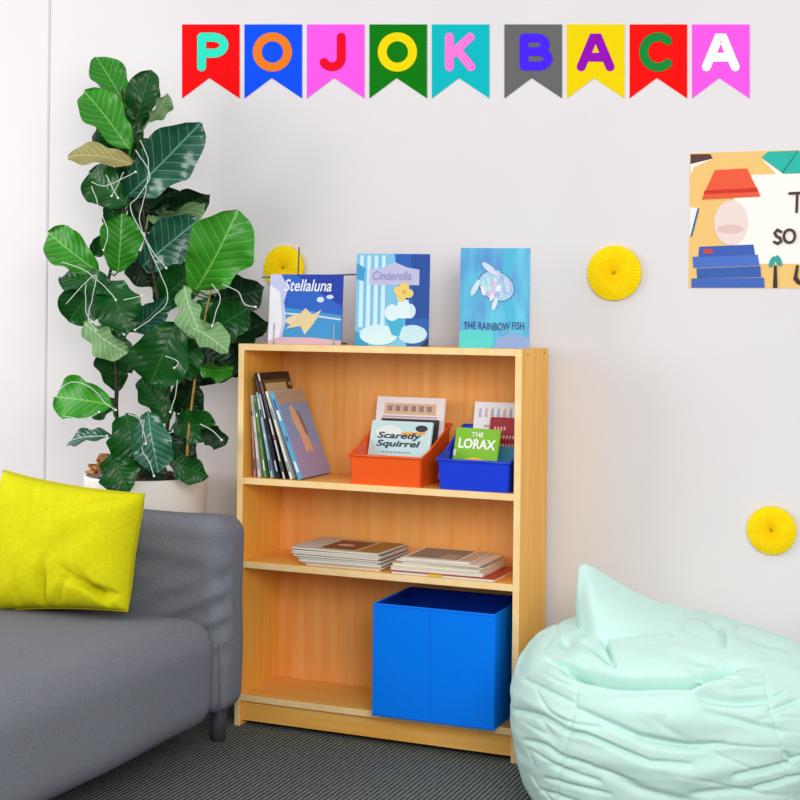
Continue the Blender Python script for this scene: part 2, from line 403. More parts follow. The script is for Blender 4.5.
for i, (xb, a, h_, th, cv, sp, y0, dp, lab) in enumerate(lean):
    b = book('picture_book', lab, 'book', dp, h_, th, cv, group='picture books leaning on the upper shelf', spine=sp)
    p = Print()
    if i == 7:
        p.poly([(0, .86), (1, .86), (1, 1), (0, 1)], '#b9a793', dp, h_)
        p.poly([(0, 0), (.95, 0), (.95, .3), (.4, .5), (0, .4)], '#a3a3cf', dp, h_)
        p.poly([(.34, .82), (.44, .84), (.55, .7), (.62, .5), (.68, .3), (.6, .26), (.56, .34), (.5, .26), (.42, .3), (.4, .5), (.3, .66)], '#e6bf9c', dp, h_)
        p.poly([(.5, .78), (.62, .74), (.68, .5), (.6, .46)], '#8c7f78', dp, h_)
    elif i == 5:
        p.poly([(.06, .4), (.86, .4), (.86, .93), (.06, .93)], '#6a6030', dp, h_)
        p.poly([(.1, .82), (.8, .82), (.8, .9), (.1, .9)], '#cbb98a', dp, h_)
        p.poly([(.2, .7), (.5, .77), (.7, .7), (.5, .62)], '#a58f4c', dp, h_)
        p.ell(.93, .88, .03, .02, '#d8c8b0', dp, h_); p.ell(.93, .8, .03, .02, '#c48c7c', dp, h_)
    else: p.poly([(.1, .55), (.9, .55), (.9, .9), (.1, .9)], '#b0aa9c', dp, h_)
    p.build('cover_art', b)
    q = Print(); cc = [('#3a3036', '#d0c8c0'), ('#8aa0a8', '#b9c0a0'), ('#e4ecd8', '#2f5f2a'), ('#34506a', '#e2e6ea'), ('#d9d6d4', '#5a4a50'), ('#1d2640', '#8a2f3a'), ('#6c8f8a', '#c9d8c0'), ('#e8f4fa', '#2b6a9c')][i]
    zz = [.02, .05, .11, .125, .17, h_*.8, h_*.93]; q.m = [mat(cc[0]), mat(cc[1]), mat(sp)]
    for z in zz: q.V += [Vector((-th*.75, -.0002, z)), Vector((-th*.25, -.0002, z))]
    for k in range(6): q.F.append((2*k, 2*k+1, 2*k+3, 2*k+2)); q.idx.append((0, 2, 1, 2, 0, 1)[k])
    o = q.build('spine_print', b)
    o.matrix_local = Matrix.Rotation(-PI/2, 4, 'Z') @ Matrix.Translation((0, 0, 0))
    # local -Y faces world -X after this turn, the spine side of the book
    # cover (-Y) -> +X, then lean to the left about Y
    A = math.radians(a)
    m4 = Matrix.Translation((xb-th/math.cos(A), y0, Z1+.0004)) @ Matrix.Rotation(-A, 4, 'Y') @ Matrix.Translation((th, 0, 0)) @ Matrix.Rotation(PI/2, 4, 'Z')
    b.matrix_world = m4

# -- book bins
def bin_(name, label, x0, x1, color):
    r = empty(name, label, 'storage bin', ((x0+x1)/2, 0, Z1))
    w = x1-x0; y0, y1 = .004, .212; hf, hb = .078, .155; fl = .008; th = .003
    def ring(ins, z0=False):
        a = w/2-ins
        return a
    V = []; F = []
    # outer & inner profile, tapering towards the bottom
    def corner(sx, y, z, ins):
        k = z/hb
        xx = sx*(w/2-fl*(1-k)*1.0-ins)
        return Vector((xx, y, z))
    def loop(ins, zb):
        return [corner(-1, y0+ins+ (0 if zb is None else .006), zb, ins) , corner(1, y0+ins+.006, zb, ins), corner(1, y1-ins, zb, ins), corner(-1, y1-ins, zb, ins)]
    mid = y0+.05
    def toploop(ins):
        return [corner(-1, y0+ins, hf, ins), corner(1, y0+ins, hf, ins), corner(1, mid, hf+.012, ins), corner(1, y1-ins, hb, ins), corner(-1, y1-ins, hb, ins), corner(-1, mid, hf+.012, ins)]
    def botloop(ins, z):
        return [corner(-1, y0+ins+.006, z, ins), corner(1, y0+ins+.006, z, ins), corner(1, mid, z, ins), corner(1, y1-ins, z, ins), corner(-1, y1-ins, z, ins), corner(-1, mid, z, ins)]
    V = botloop(0, 0)+toploop(0)+toploop(th)+botloop(th, th)
    n = 6
    for L_ in range(3):
        for k in range(n):
            a, b = L_*n+k, L_*n+(k+1) % n
            F.append((a, b, b+n, a+n))
    F.append(tuple(range(n))[::-1]); F.append(tuple(18+k for k in range(n)))
    body = mesh('body', V, F, mat(color, .38, .5), r)
    bm = bmesh.new(); bm.from_mesh(body.data); bmesh.ops.bevel(bm, geom=[e for e in bm.edges if abs((e.verts[0].co-e.verts[1].co).normalized().z) > .8], offset=.004, segments=3, affect='EDGES'); bm.to_mesh(body.data); bm.free()
    # rolled rim
    t = toploop(-.002)
    V, F = tube_geo(t+[t[0]], .0035, 8)
    mesh('rim', V, F, mat(color, .35, .5), r, smooth=True)
    return r
bin_('book_bin', 'bright orange plastic bin of picture books on the upper shelf', .338, .552, '#fb5c08')
bin_('book_bin', 'royal blue plastic bin of picture books on the upper shelf', .592, .797, '#083adc')

# books in the orange bin
def tilted(r, x, y, z, tilt, rz=0, roll=0):
    r.location = (x, y, z); r.rotation_euler = (tilt, roll, rz)
w_, h_ = .180, .160
b = book('picture_book', 'pale aqua book with dark brush lettering, in front in the orange bin', 'book', w_, h_, .01, '#cfeaea')
p = Print(); p.poly([(.04, .04), (.96, .04), (.96, .96), (.04, .96)], '#c4e6e8', w_, h_); p.ell(.3, .8, .22, .12, '#e4f0ee', w_, h_)
p.ell(.83, .88, .1, .06, '#3a3a40', w_, h_); p.poly([(.55, .75), (.9, .78), (.9, .82), (.5, .8)], '#f0a020', w_, h_)
p.build('cover_art', b)
text('title', 'Scaredy\nSquirrel', .13, .046, '#22303a', b, (.022, -.0020, .082), bold=.02, shear=.2)
p = Print(); p.layer = 12
for k in range(7): p.poly([(.22+k*.07, .44), (.27+k*.07, .44), (.27+k*.07, .46), (.22+k*.07, .46)], '#8aa4aa', w_, h_)
p.build('byline', b)
tilted(b, .348, .088, Z1+.012, -.33)
w_, h_ = .204, .222
b = book('picture_book', 'larger white book with a tan picture strip, behind in the orange bin', 'book', w_, h_, .01, '#f1e6e4')
p = Print(); p.poly([(.12, .78), (.88, .78), (.88, .92), (.12, .92)], '#dfb795', w_, h_)
for k in range(6): p.poly([(.17+k*.115, .82), (.24+k*.115, .82), (.24+k*.115, .89), (.17+k*.115, .89)], '#9c7f86', w_, h_)
p.poly([(.1, .74), (.9, .74), (.9, .76), (.1, .76)], '#c9a6b4', w_, h_)
p.build('cover_art', b)
tilted(b, .343, .140, Z1+.010, -.2)
w_, h_ = .17, .165
b = book('picture_book', 'dark covered book between the two others in the orange bin', 'book', w_, h_, .008, '#2c3138')
tilted(b, .366, .118, Z1+.010, -.27)
# books in the blue bin
w_, h_ = .124, .155
b = book('picture_book', 'lime green book with white lettering, in front in the blue bin', 'book', w_, h_, .009, '#8cc63a')
p = Print(); p.poly([(0, 0), (1, 0), (1, 1), (0, 1)], '#86c832', w_, h_)
p.ell(.5, .4, .26, .09, '#c8dc3c', w_, h_); p.ell(.52, .43, .16, .06, '#f2c832', w_, h_); p.ell(.42, .36, .07, .04, '#f6e06a', w_, h_)
p.poly([(0, .5), (.06, .5), (.06, .62), (0, .6)], '#f4f8e8', w_, h_)
p.build('cover_art', b)
text('title', 'THE', .034, .013, '#f6ffe8', b, (.045, -.0022, .131), bold=.03)
text('title', 'LORAX', .105, .028, '#f8ffee', b, (.012, -.0022, .098), bold=.04)
tilted(b, .602, .072, Z1+.008, -.30, 0, 0.03)
w_, h_ = .158, .216
b = book('picture_book', 'white book with faint grey lettering, tallest in the blue bin', 'book', w_, h_, .01, '#eef0f4')
p = Print()
for k in range(8): p.poly([(.08+k*.11, .8+.012*(k % 3)), (.14+k*.11, .8), (.13+k*.11, .93), (.09+k*.11, .9)], ['#b8bedc', '#d8b8c4', '#a9b4cc'][k % 3], w_, h_)
p.poly([(.1, .5), (.9, .5), (.9, .66), (.1, .66)], '#dfe3ec', w_, h_); p.poly([(.2, .68), (.85, .68), (.85, .71), (.2, .71)], '#d8a8b4', w_, h_)
p.build('cover_art', b)
tilted(b, .630, .150, Z1+.010, -.2)
w_, h_ = .105, .178
b = book('picture_book', 'dark red book with small white lettering, at the right in the blue bin', 'book', w_, h_, .009, '#a31e2c')
p = Print()
for k, ww in enumerate((.45, .7, .8, .62)):
    for q in range(int(ww*10)): p.poly([(.12+q*.085, .80-k*.13), (.17+q*.085, .805-k*.13), (.17+q*.085, .86-k*.13), (.13+q*.085, .85-k*.13)], '#f0c4c8', w_, h_)
p.build('cover_art', b)
tilted(b, .684, .126, Z1+.010, -.24)
w_, h_ = .11, .102
b = book('picture_book', 'low teal book tucked down at the right of the blue bin', 'book', w_, h_, .008, '#1f7f9c')
tilted(b, .672, .1, Z1+.010, -.26)

# -- magazines on the middle shelf
Z2 = .457
def magazine(label, x0, x1, y0, y1, z, t, cover, rz, group, name='magazine', spread=None):
    cx, cy = (x0+x1)/2, (y0+y1)/2; w, d = x1-x0, y1-y0
    r = empty(name, label, 'magazine', (cx, cy, z), (0, 0, rz), group)
    bm = bmesh.new(); bx(bm, -w/2, w/2, -d/2, d/2, 0, t*.82, t*.2, 2); from_bm('pages', bm, page_m, r)
    box('cover', -w/2-.0005, w/2+.0005, -d/2-.0008, d/2, t*.82, t, mat(cover, .3, .5), r, bev=.0003)
    return r
rr = random.Random(5)
cols = ['#e9e3d6', '#46474a', '#d9dde0', '#a8b8c0', '#7e4a58', '#e2dccd', '#3c4a58', '#d8cfc0', '#6b7a3c', '#a38a5a']
z = Z2+.0003
nm = ['bottom', 'second lowest', 'third lowest', 'fourth lowest', 'fifth lowest', 'sixth lowest', 'second from the top', 'top']
names = ['lowest magazine of the left stack on the middle shelf, cream edge', 'second magazine from the bottom of the left stack, dark cover', 'third magazine from the bottom of the left stack',
 'fourth magazine from the bottom of the left stack', 'plum edged magazine midway up the left stack', 'cream magazine third from the top of the left stack', 'slate magazine just under the top of the left stack', 'top magazine of the left stack with a tan and brown cover']
for i in range(8):
    t = [.0045, .004, .006, .005, .005, .005, .004, .005][i]
    dx, dy = rr.uniform(-.006, .008), rr.uniform(-.004, .006)
    t *= 1.22; xl = [.205, .193, .188, .18, .172, .17, .166, .164][i]; xr = [.425, .432, .43, .425, .435, .428, .43, .425][i]
    m_ = magazine(names[i], xl, xr, .012+dy+(.006 if i < 2 else 0), .205+dy, z, t, cols[i], rr.uniform(-.025, .025), 'left stack of magazines')
    if i == 7:
        p = Print(); w_, d_ = xr-xl, .19
        p.poly([(0, 0), (1, 0), (1, 1), (0, 1)], '#c8b48c', w_, d_); p.poly([(.3, .1), (.7, .1), (.7, .85), (.3, .85)], '#7a4a32', w_, d_)
        p.poly([(0, 0), (.3, 0), (.3, 1), (0, 1)], '#c9c9c4', w_, d_); p.ell(.48, .45, .1, .1, '#d8b4a4', w_, d_); p.poly([(.75, .05), (.98, .05), (.98, .95), (.75, .95)], '#a07a3a', w_, d_)
        o = p.build('cover_art', m_); o.matrix_local = Matrix.Translation((-w_/2, -d_/2, t+.0001)) @ Matrix.Rotation(-PI/2, 4, 'X')
    z += t+.0002
z = Z2+.0003
R_ = [('red covered book with a yellow spine patch, bottom of the right stack', .468, .756, .004, .2, .007, '#c02a1e'),
 ('thick cream book above the red one in the right stack', .463, .722, .008, .2, .009, '#efe2c4'),
 ('cream magazine midway up the right stack', .468, .715, .012, .205, .006, '#e8dcc0'),
 ('blue edged magazine near the top of the right stack', .49, .715, .02, .2, .004, '#5f86b0'),
 ('pale magazine second from the top of the right stack', .478, .712, .014, .205, .004, '#ece6da'),
 ('top magazine of the right stack with a large grey photo cover', .486, .68, .02, .205, .004, '#e9e4da')]
for i, (lab, x0, x1, y0, y1, t, c) in enumerate(R_):
    t *= 1.25
    m_ = magazine(lab, x0, x1, y0, y1, z, t, c, [0, .01, -.02, .03, -.015, .02][i], 'right stack of magazines')
    if i == 0: box('spine_patch', -.04, .0, -(y1-y0)/2-.0025, -(y1-y0)/2, .0008, t-.0005, mat('#e8c43a', .5), m_, bev=0)
    if i == 5:
        p = Print(); w_, d_ = x1-x0, y1-y0
        p.poly([(.05, .12), (.78, .12), (.78, .95), (.05, .95)], '#8d857e', w_, d_); p.poly([(.82, .1), (.98, .1), (.98, .95), (.82, .95)], '#cdb89a', w_, d_)
        p.poly([(.5, .15), (.74, .15), (.74, .5), (.5, .5)], '#b3a294', w_, d_)
        o = p.build('cover_art', m_); o.matrix_local = Matrix.Translation((-w_/2, -d_/2, t+.0001)) @ Matrix.Rotation(-PI/2, 4, 'X')
    z += t+.0002

# -- blue fabric box
bb = empty('storage_box', 'open bright blue fabric storage box at the bottom of the bookcase', 'storage box', (.603, .09, .088))
blue_f = noisy('blue_felt', '#027cf8', '#0482ff', 200, rough=.9, spec=.1, bump=.1, bscale=500)
blue_i = noisy('blue_inside', '#06309c', '#0737a6', 100, rough=.95, spec=.05)  # inner faces of the box get a much darker blue than outside
x0, x1, y0, y1, hh = -.170, .170, -.125, .130, .296
bm = bmesh.new(); bx(bm, x0, x1, y0, y0+.005, 0, hh, .0015, 2); f_ = from_bm('front_panel', bm, blue_f, bb)
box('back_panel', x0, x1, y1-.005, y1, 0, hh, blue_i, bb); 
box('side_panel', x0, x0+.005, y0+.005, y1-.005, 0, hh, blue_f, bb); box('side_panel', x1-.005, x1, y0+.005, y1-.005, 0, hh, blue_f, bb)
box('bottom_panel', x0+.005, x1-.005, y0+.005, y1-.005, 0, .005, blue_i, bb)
bm = bmesh.new()
bx(bm, -.0085, -.0072, y0-.0008, y0, .005, hh-.004); bx(bm, x0+.003, x1-.003, y0-.001, y0, hh-.006, hh-.004); bx(bm, x0, x1, y0-.0012, y0, 0, .004)
from_bm('seam', bm, mat('#0468dc', .8), f_)
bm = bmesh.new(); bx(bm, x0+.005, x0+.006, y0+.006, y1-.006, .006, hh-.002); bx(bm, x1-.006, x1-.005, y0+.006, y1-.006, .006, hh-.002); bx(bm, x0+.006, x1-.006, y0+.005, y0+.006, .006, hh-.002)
from_bm('inner_faces', bm, blue_i, bb)

# ---------------------------------------------------------------- wall things
def wall_pt(u, v, off=0): return at(u, v, WY-off)
# letter strokes in a 144 x 185 flag frame, y down
def arc(cx, cy, rx, ry, a0, a1, n=14):
    return [(cx+rx*math.cos(math.radians(a0+(a1-a0)*i/n)), cy+ry*math.sin(math.radians(a0+(a1-a0)*i/n))) for i in range(n+1)]
LET = {'P': [[(49, 106), (49, 32)], [(49, 32), (78, 32)] + arc(78, 52, 27, 20, -90, 90) + [(49, 72)]],
       'O': [arc(70, 69, 38, 38, 0, 360, 28)],
       'J': [[(86, 32), (86, 84)] + arc(63, 84, 23, 22, 0, 150)],
       'K': [[(44, 32), (44, 106)], [(96, 32), (46, 78)], [(64, 64), (98, 106)]],
       'B': [[(49, 104), (49, 34)], [(49, 34), (80, 34)] + arc(80, 51, 22, 17, -90, 90) + [(49, 68)], [(49, 68), (82, 68)] + arc(84, 86, 25, 18, -90, 90) + [(49, 104)]],
       'A': [[(36, 106), (66, 34), (78, 34), (108, 106)], [(50, 82), (94, 82)]],
       'C': [arc(71, 69, 36, 38, 312, 48, 22)]}
flags = [('P', 182, '#fb0008', '#2fe6c4', 'red'), ('O', 244.4, '#0550fa', '#f07e1c', 'blue'), ('J', 306.8, '#fb5ae8', '#f00024', 'pink'),
         ('O', 369.4, '#057a0a', '#f6da00', 'green'), ('K', 431.8, '#06bcc4', '#fb7cdc', 'turquoise'), ('B', 504.4, '#6a6868', '#4b22fa', 'grey'),
         ('A', 566.8, '#f4d500', '#9a08b8', 'yellow'), ('C', 629.6, '#fb0a06', '#138a38', 'red'), ('A', 692.0, '#fb5ae8', '#ffffff', 'pink')]
lc = ['turquoise letter P', 'orange letter O', 'red letter J', 'yellow letter O', 'pink letter K', 'blue letter B', 'purple letter A', 'green letter C', 'white letter A']
for i, (ch, u0, bg, fg, cn) in enumerate(flags):
    org = wall_pt(u0, 98.5)
    r = empty('pennant_flag', f'{cn} swallowtail paper flag with a {lc[i]} on the wall', 'paper flag', org, group='letter flags across the wall')
    def P2(x, y, off): return wall_pt(u0+x*.4, 24.4+y*.4, off)-org
    out = [(0, 0), (144, 0), (144, 185), (68, 134), (0, 185)]
    V = [P2(x, y, .0018) for x, y in out]+[P2(x, y, .0003) for x, y in out]
    F = [(0, 3, 1), (1, 3, 2), (0, 4, 3)]
    F = F+[tuple(k+5 for k in f[::-1]) for f in F]+[(k, (k+1) % 5, (k+1) % 5+5, k+5) for k in range(5)]
    mesh('flag', V, F, mat(bg, .7, .1), r)
    Vs = []; Fs = []
    th = 11.2
    for li, pl in enumerate(LET[ch]):
        RV, RF = ribbon(pl, th); b0 = len(Vs)
        Vs += [P2(q.x, q.y, .0024+.0003*li) for q in RV]
        for f in RF:
            a_, b_, c_ = [Vs[b0+k] for k in f[:3]]
            if (b_-a_).cross(c_-a_).y > 0: f = f[::-1]
            Fs.append(tuple(b0+k for k in f))
    mesh('letter', Vs, Fs, mat(fg, .7, .1), r)

# honeycomb rosettes
def rosette(label, u, v, r, n=44):
    c = wall_pt(u, v, .002)
    e = empty('paper_rosette', label, 'paper rosette', c, group='yellow paper rosettes on the wall')
    V = []; F = []; ring = 5
    for k in range(n*2):
        a = PI*k/n; hi = (k % 2 == 0)
        for j in range(ring):
            q = .06+.94*j/(ring-1)
            dep = .004+.017*math.sin(PI*min(1, q*.75+.12)) * (1 if hi else .88)
            rr_ = r*q*(1.0 if hi else .985)
            V.append((rr_*math.cos(a), -dep, rr_*math.sin(a)))
    for k in range(n*2):
        k2 = (k+1) % (n*2)
        for j in range(ring-1):
            F.append((k*ring+j, k*ring+j+1, k2*ring+j+1, k2*ring+j))
    nb = len(V)
    for k in range(n*2): a = PI*k/n; V.append((r*.98*math.cos(a), -.0005, r*.98*math.sin(a)))
    for k in range(n*2):
        k2 = (k+1) % (n*2); F.append((k*ring+ring-1, nb+k, nb+k2, k2*ring+ring-1))
    mesh('fan', V, F, yellow_paper, e)
    bm = bmesh.new(); bmesh.ops.create_uvsphere(bm, u_segments=12, v_segments=8, radius=.006)
    for q in bm.verts: q.co.y = q.co.y*.5-.006
    from_bm('hub', bm, mat('#e8b400', .8), e, True)
rosette('yellow honeycomb paper rosette half hidden behind the wide blue book', 285, 268, .0655)
rosette('yellow honeycomb paper rosette on the wall left of the poster', 615, 273, .0735)
rosette('yellow honeycomb paper rosette low on the wall above the bean bag', 772, 530, .0620)

# poster: a flat print with its own generic picture
tl = wall_pt(688, 153.5); bl = wall_pt(688.5, 288); PW, PH = .56, (tl-bl).z
po = empty('poster', 'yellow and white printed poster with a red and blue picture on the wall', 'poster', (bl.x, WY-.0016, bl.z))
box('sheet', 0, PW, 0, .0012, 0, PH, mat('#f6c878', .6), po, bev=0)
p = Print()
def q_(pts): return [((x-82)/496*.2845, (698-y)/596*PH) for x, y in pts]     # zoomed-photo frame (x right, y down) to metres
def pp(pts, c): p.poly(q_(pts), c)
def pe(cx, cy, rx, ry, c, rot=0):
    pp([(cx+rx*math.cos(a)*math.cos(rot)-ry*math.sin(a)*math.sin(rot), cy+rx*math.cos(a)*math.sin(rot)+ry*math.sin(a)*math.cos(rot)) for a in (2*PI*i/28 for i in range(28))], c)
XR = 82+PW/.2845*496-4
p.layer = 1
pp([(310, 205), (XR, 205), (XR, 596), (310, 592)], '#fdf8f0')
pe(318, 400, 40, 194, '#fdf8f0')
pp([(85, 106), (175, 108), (186, 128), (92, 150), (85, 190)], '#5a3a34'); pp([(85, 150), (186, 129), (100, 165), (86, 200)], '#fdf8f0')
pp([(402, 130), (432, 106), (565, 106), (600, 150), (640, 204), (500, 204)], '#1fb8a8'); pp([(402, 134), (500, 206), (470, 206)], '#fdf8f0')
pp([(560, 107), (566, 108), (500, 200), (492, 196)], '#128878')
pp([(84, 340), (122, 345), (92, 470), (84, 470)], '#eef2f8'); pp([(120, 345), (128, 347), (96, 472), (88, 470)], '#2a5a9c')
# plain still life: a red shade on a cream vase, blue books stacked below, small plant
pp([(100, 560), (392, 552), (400, 600), (104, 610)], '#4a72c8'); pp([(118, 612), (404, 602), (408, 650), (122, 655)], '#3560b0'); pp([(96, 656), (420, 652), (424, 696), (96, 697)], '#4068be')
pp([(130, 516), (372, 508), (380, 552), (126, 560)], '#3a5eb4'); pp([(150, 528), (190, 526), (192, 544), (150, 546)], '#d8442e')
pe(270, 412, 74, 98, '#f3dcd6'); pp([(236, 330), (306, 328), (296, 350), (244, 352)], '#f3dcd6'); pe(270, 440, 60, 20, '#e6c4bc')
pp([(138, 308), (196, 180), (340, 176), (402, 300)], '#f05a34'); pp([(146, 284), (152, 268), (386, 262), (392, 280)], '#d42a1c')
pp([(460, 697), (464, 600), (476, 600), (480, 697)], '#3a2a2c'); pe(456, 584, 12, 26, '#2ea89c', .4); pe(484, 580, 12, 26, '#2ea89c', -.4)
pp([(560, 598), (572, 600), (566, 650), (600, 692), (566, 680), (548, 660)], '#3a2a2c')
p.build('print', po)
p = Print(); p.layer = 36
def st(pts, th=12): p.stroke([((x-82)/496*.2845, (698-y)/596*PH) for x, y in pts], th/496*.2845, '#4a2f33')
st([(528, 290), (596, 288)]); st([(562, 290), (560, 370)])
p.build('lettering', po); p = Print(); p.layer = 38
st([(494, 455), (478, 446), (466, 460), (474, 474), (490, 482), (494, 496), (480, 506), (464, 498)])
st([(530+24*math.cos(a*PI/9), 474+28*math.sin(a*PI/9)) for a in range(19)])
p.build('lettering', po)

# ---------------------------------------------------------------- sofa
def soft_block(name, x0, x1, y0, y1, z0, z1, r, m, parent, wr, seed=0, res=.018):
    """rounded box surface with a dense grid so fabric can be wrinkled; wr(p, n) -> offset"""
    nx, ny, nz = [max(2, int(round(d/res))) for d in (x1-x0, y1-y0, z1-z0)]
    bm = bmesh.new(); idx = {}
    def vert(i, j, k):
        if (i, j, k) in idx: return idx[(i, j, k)]
        p = Vector((x0+(x1-x0)*i/nx, y0+(y1-y0)*j/ny, z0+(z1-z0)*k/nz))
        c = Vector((min(max(p.x, x0+r), x1-r), min(max(p.y, y0+r), y1-r), min(max(p.z, z0+r), z1-r)))
        d = p-c
        n = d.normalized() if d.length > 1e-6 else Vector((0, 0, 1))
        p2 = c+n*r if d.length > 1e-6 else p
        v = bm.verts.new(p2+wr(p2, n)); idx[(i, j, k)] = v; return v
    def quad(a, b, c, d): bm.faces.new((vert(*a), vert(*b), vert(*c), vert(*d)))
    for i in range(nx):
        for j in range(ny): quad((i, j, 0), (i, j+1, 0), (i+1, j+1, 0), (i+1, j, 0)); quad((i, j, nz), (i+1, j, nz), (i+1, j+1, nz), (i, j+1, nz))
    for i in range(nx):
        for k in range(nz): quad((i, 0, k), (i+1, 0, k), (i+1, 0, k+1), (i, 0, k+1)); quad((i, ny, k), (i, ny, k+1), (i+1, ny, k+1), (i+1, ny, k))
    for j in range(ny):
        for k in range(nz): quad((0, j, k), (0, j, k+1), (0, j+1, k+1), (0, j+1, k)); quad((nx, j, k), (nx, j+1, k), (nx, j+1, k+1), (nx, j, k+1))
    return from_bm(name, bm, m, parent, True)
sf = empty('sofa', 'grey fabric two seat sofa with short dark legs in front of the planter', 'sofa', (-.35, -1.1, 0))
O = Vector((.35, 1.1, 0))
FX = .122
def wr_seat(p, n):
    q = p-O
    a = .004*noise.noise(q*4)
    return n*a
def wr_arm(p, n):
    q = p-O; a = .004*noise.noise(q*5)
    d = max(0, 1-abs(q.z-.36)/.16) * (1 if n.y < -.2 else 0)
    s = max(0, min(1, (q.x+.25)/.25))
    a += -.017*d*s*(.5+.5*math.sin((q.z*1.0-q.x*.42)*95)) - .009*max(0, 1-abs(q.z-.5)/.12)*(.5+.5*math.sin((q.z+q.x*.12)*70))*(1 if n.y < -.2 else 0)
    return n*a
def L(o): return o
ARM0, ARM1 = -.285, -.138
def wr_l(f): return lambda p, n: f(p-(-O), n)
soft_block('seat', -.86+.35, FX+.35, -1.95+1.1, -.28+1.1, .085, .365, .075, sofa_m, sf, lambda p, n: wr_seat(p, n))
soft_block('armrest', -.86+.35, FX+.35-.002, ARM0+1.1, ARM1+1.1, .100, .612, .05, sofa_m, sf, lambda p, n: wr_arm(p, n), res=.012)
soft_block('armrest', -.86+.35, FX+.35-.002, -2.09+1.1, -1.95+1.1, .105, .612, .045, sofa_m, sf, lambda p, n: wr_arm(p, n), res=.03)
soft_block('backrest', -.99+.35, -.83+.35, -2.0+1.1, -.25+1.1, .105, .612, .045, sofa_m, sf, lambda p, n: n*.003*noise.noise(p*5), res=.03)
# stitched seam down the arm's front
tube('piping', [(FX+.35-.003, ARM0+1.1-.004, .12), (FX+.35-.001, ARM0+1.1-.004, .2), (FX+.35-.001, ARM0+1.1-.004, .30)], .0022, sofa_m, sf, 6, False)
for lx, ly in ((.03, -.12), (-.80, -.2), (.028, -2.02), (-.80, -2.02)):
    bm = bmesh.new(); bmesh.ops.create_cone(bm, cap_ends=True, segments=20, radius1=.02, radius2=.023, depth=.112, matrix=Matrix.Translation((lx+.35, ly+1.1-.02, .056)))
    from_bm('leg', bm, sofa_leg_m, sf, True)

# lime cushion
def cushion():
    bm = bmesh.new(); n = 60; Wc, Hc, Tc = .45, .335, .15; g = {}
    for s in (1, -1):
        for i in range(n+1):
            for j in range(n+1):
                if s == -1 and (i in (0, n) or j in (0, n)): g[(s, i, j)] = g[(1, i, j)]; continue
                a, b = i/n*2-1, j/n*2-1
                k = 1-.07*(1-abs(b)**3)*abs(a)**4; k2 = 1-.07*(1-abs(a)**3)*abs(b)**4
                x = a*Wc/2*(1-.05*(1-b*b)); z = b*Hc/2*(1-.06*(1-a*a))
                th = Tc/2*((1-a**4)*(1-b**4))**.45
                z *= 1-.12*a; x -= .003*(1-b)*a
                q = Vector((a*2.0, b*2.0, s*3))
                th += .008*noise.noise(q*1.3)*(1-a*a)*(1-b*b)**.5
                # creases fanning from the lower right and lower middle
                for (ca, cb, dx, dy, w, dpt, ln) in ((.95, -.75, -1, .35, .05, .026, .8), (.9, -.85, -1, .75, .05, .024, .9), (.85, -.95, -.8, 1.2, .045, .02, .8), (-.05, -1, .05, 1, .05, .024, .9), (.15, -.98, .35, 1, .04, .012, .7), (-.35, -1, -.15, 1, .05, .01, .6), (.95, .9, -1, -.4, .06, .01, .7), (-.4, .95, .3, -1, .06, .006, .6)):
                    l = math.hypot(dx, dy); ux, uy = dx/l, dy/l; t = (a-ca)*ux+(b-cb)*uy; d = abs(-(a-ca)*uy+(b-cb)*ux)
                    if 0 < t < ln: th -= dpt*math.exp(-(d/w)**2)*math.sin(PI*(t/ln)**.6)*(1 if s > 0 else .3)
                if i in (0, n) or j in (0, n): th = 0
                g[(s, i, j)] = bm.verts.new((x, -s*th if s > 0 else th, z))
    for i in range(n):
        for j in range(n):
            bm.faces.new((g[(1, i, j)], g[(1, i+1, j)], g[(1, i+1, j+1)], g[(1, i, j+1)]))
            f = (g[(-1, i, j)], g[(-1, i, j+1)], g[(-1, i+1, j+1)], g[(-1, i+1, j)])
            bm.faces.new(f)
    return bm
cu = empty('cushion', 'lime green square cushion leaning on the grey sofa armrest', 'cushion', (-.287, -.40, .533), (-.22, -.005, 0))
from_bm('cushion_cover', cushion(), lime_m, cu, True)
n = 40; pts = []
for a, b in [(t/n*2-1, -1) for t in range(n)]+[(1, t/n*2-1) for t in range(n)]+[(1-t/n*2, 1) for t in range(n)]+[(-1, 1-t/n*2) for t in range(n+1)]:
    pts.append((a*.225*(1-.05*(1-b*b))-.003*(1-b)*a, 0, b*.1675*(1-.06*(1-a*a))*(1-.12*a)))
V, F = tube_geo(pts, .0028, 6); mesh('piping', V, F, mat('#c4b60c', .8), cu, smooth=True)

# ---------------------------------------------------------------- bean bag
BC = Vector((1.255, -.165, 0))
bag = empty('bean_bag', 'large mint green bean bag with a peaked crumpled top beside the bookcase', 'bean bag', BC)
PR = [(0, .02), (0.0, .30), (.03, .335), (.08, .362), (.15, .378), (.22, .385), (.28, .382), (.335, .362), (.375, .325), (.405, .27), (.428, .19), (.440, .1), (.444, 0)]
def prof(t):
    PRp = PR[1:]
    s = t*(len(PRp)-1); i = min(int(s), len(PRp)-2); f = s-i
    p0 = PRp[max(i-1, 0)]; p1 = PRp[i]; p2 = PRp[i+1]; p3 = PRp[min(i+2, len(PRp)-1)]
    def cr(a, b, c, d): return .5*((2*b)+(c-a)*f+(2*a-5*b+4*c-d)*f*f+(3*b-a-3*c+d)*f**3)
    return cr(p0[0], p1[0], p2[0], p3[0]), max(0, cr(p0[1], p1[1], p2[1], p3[1]))
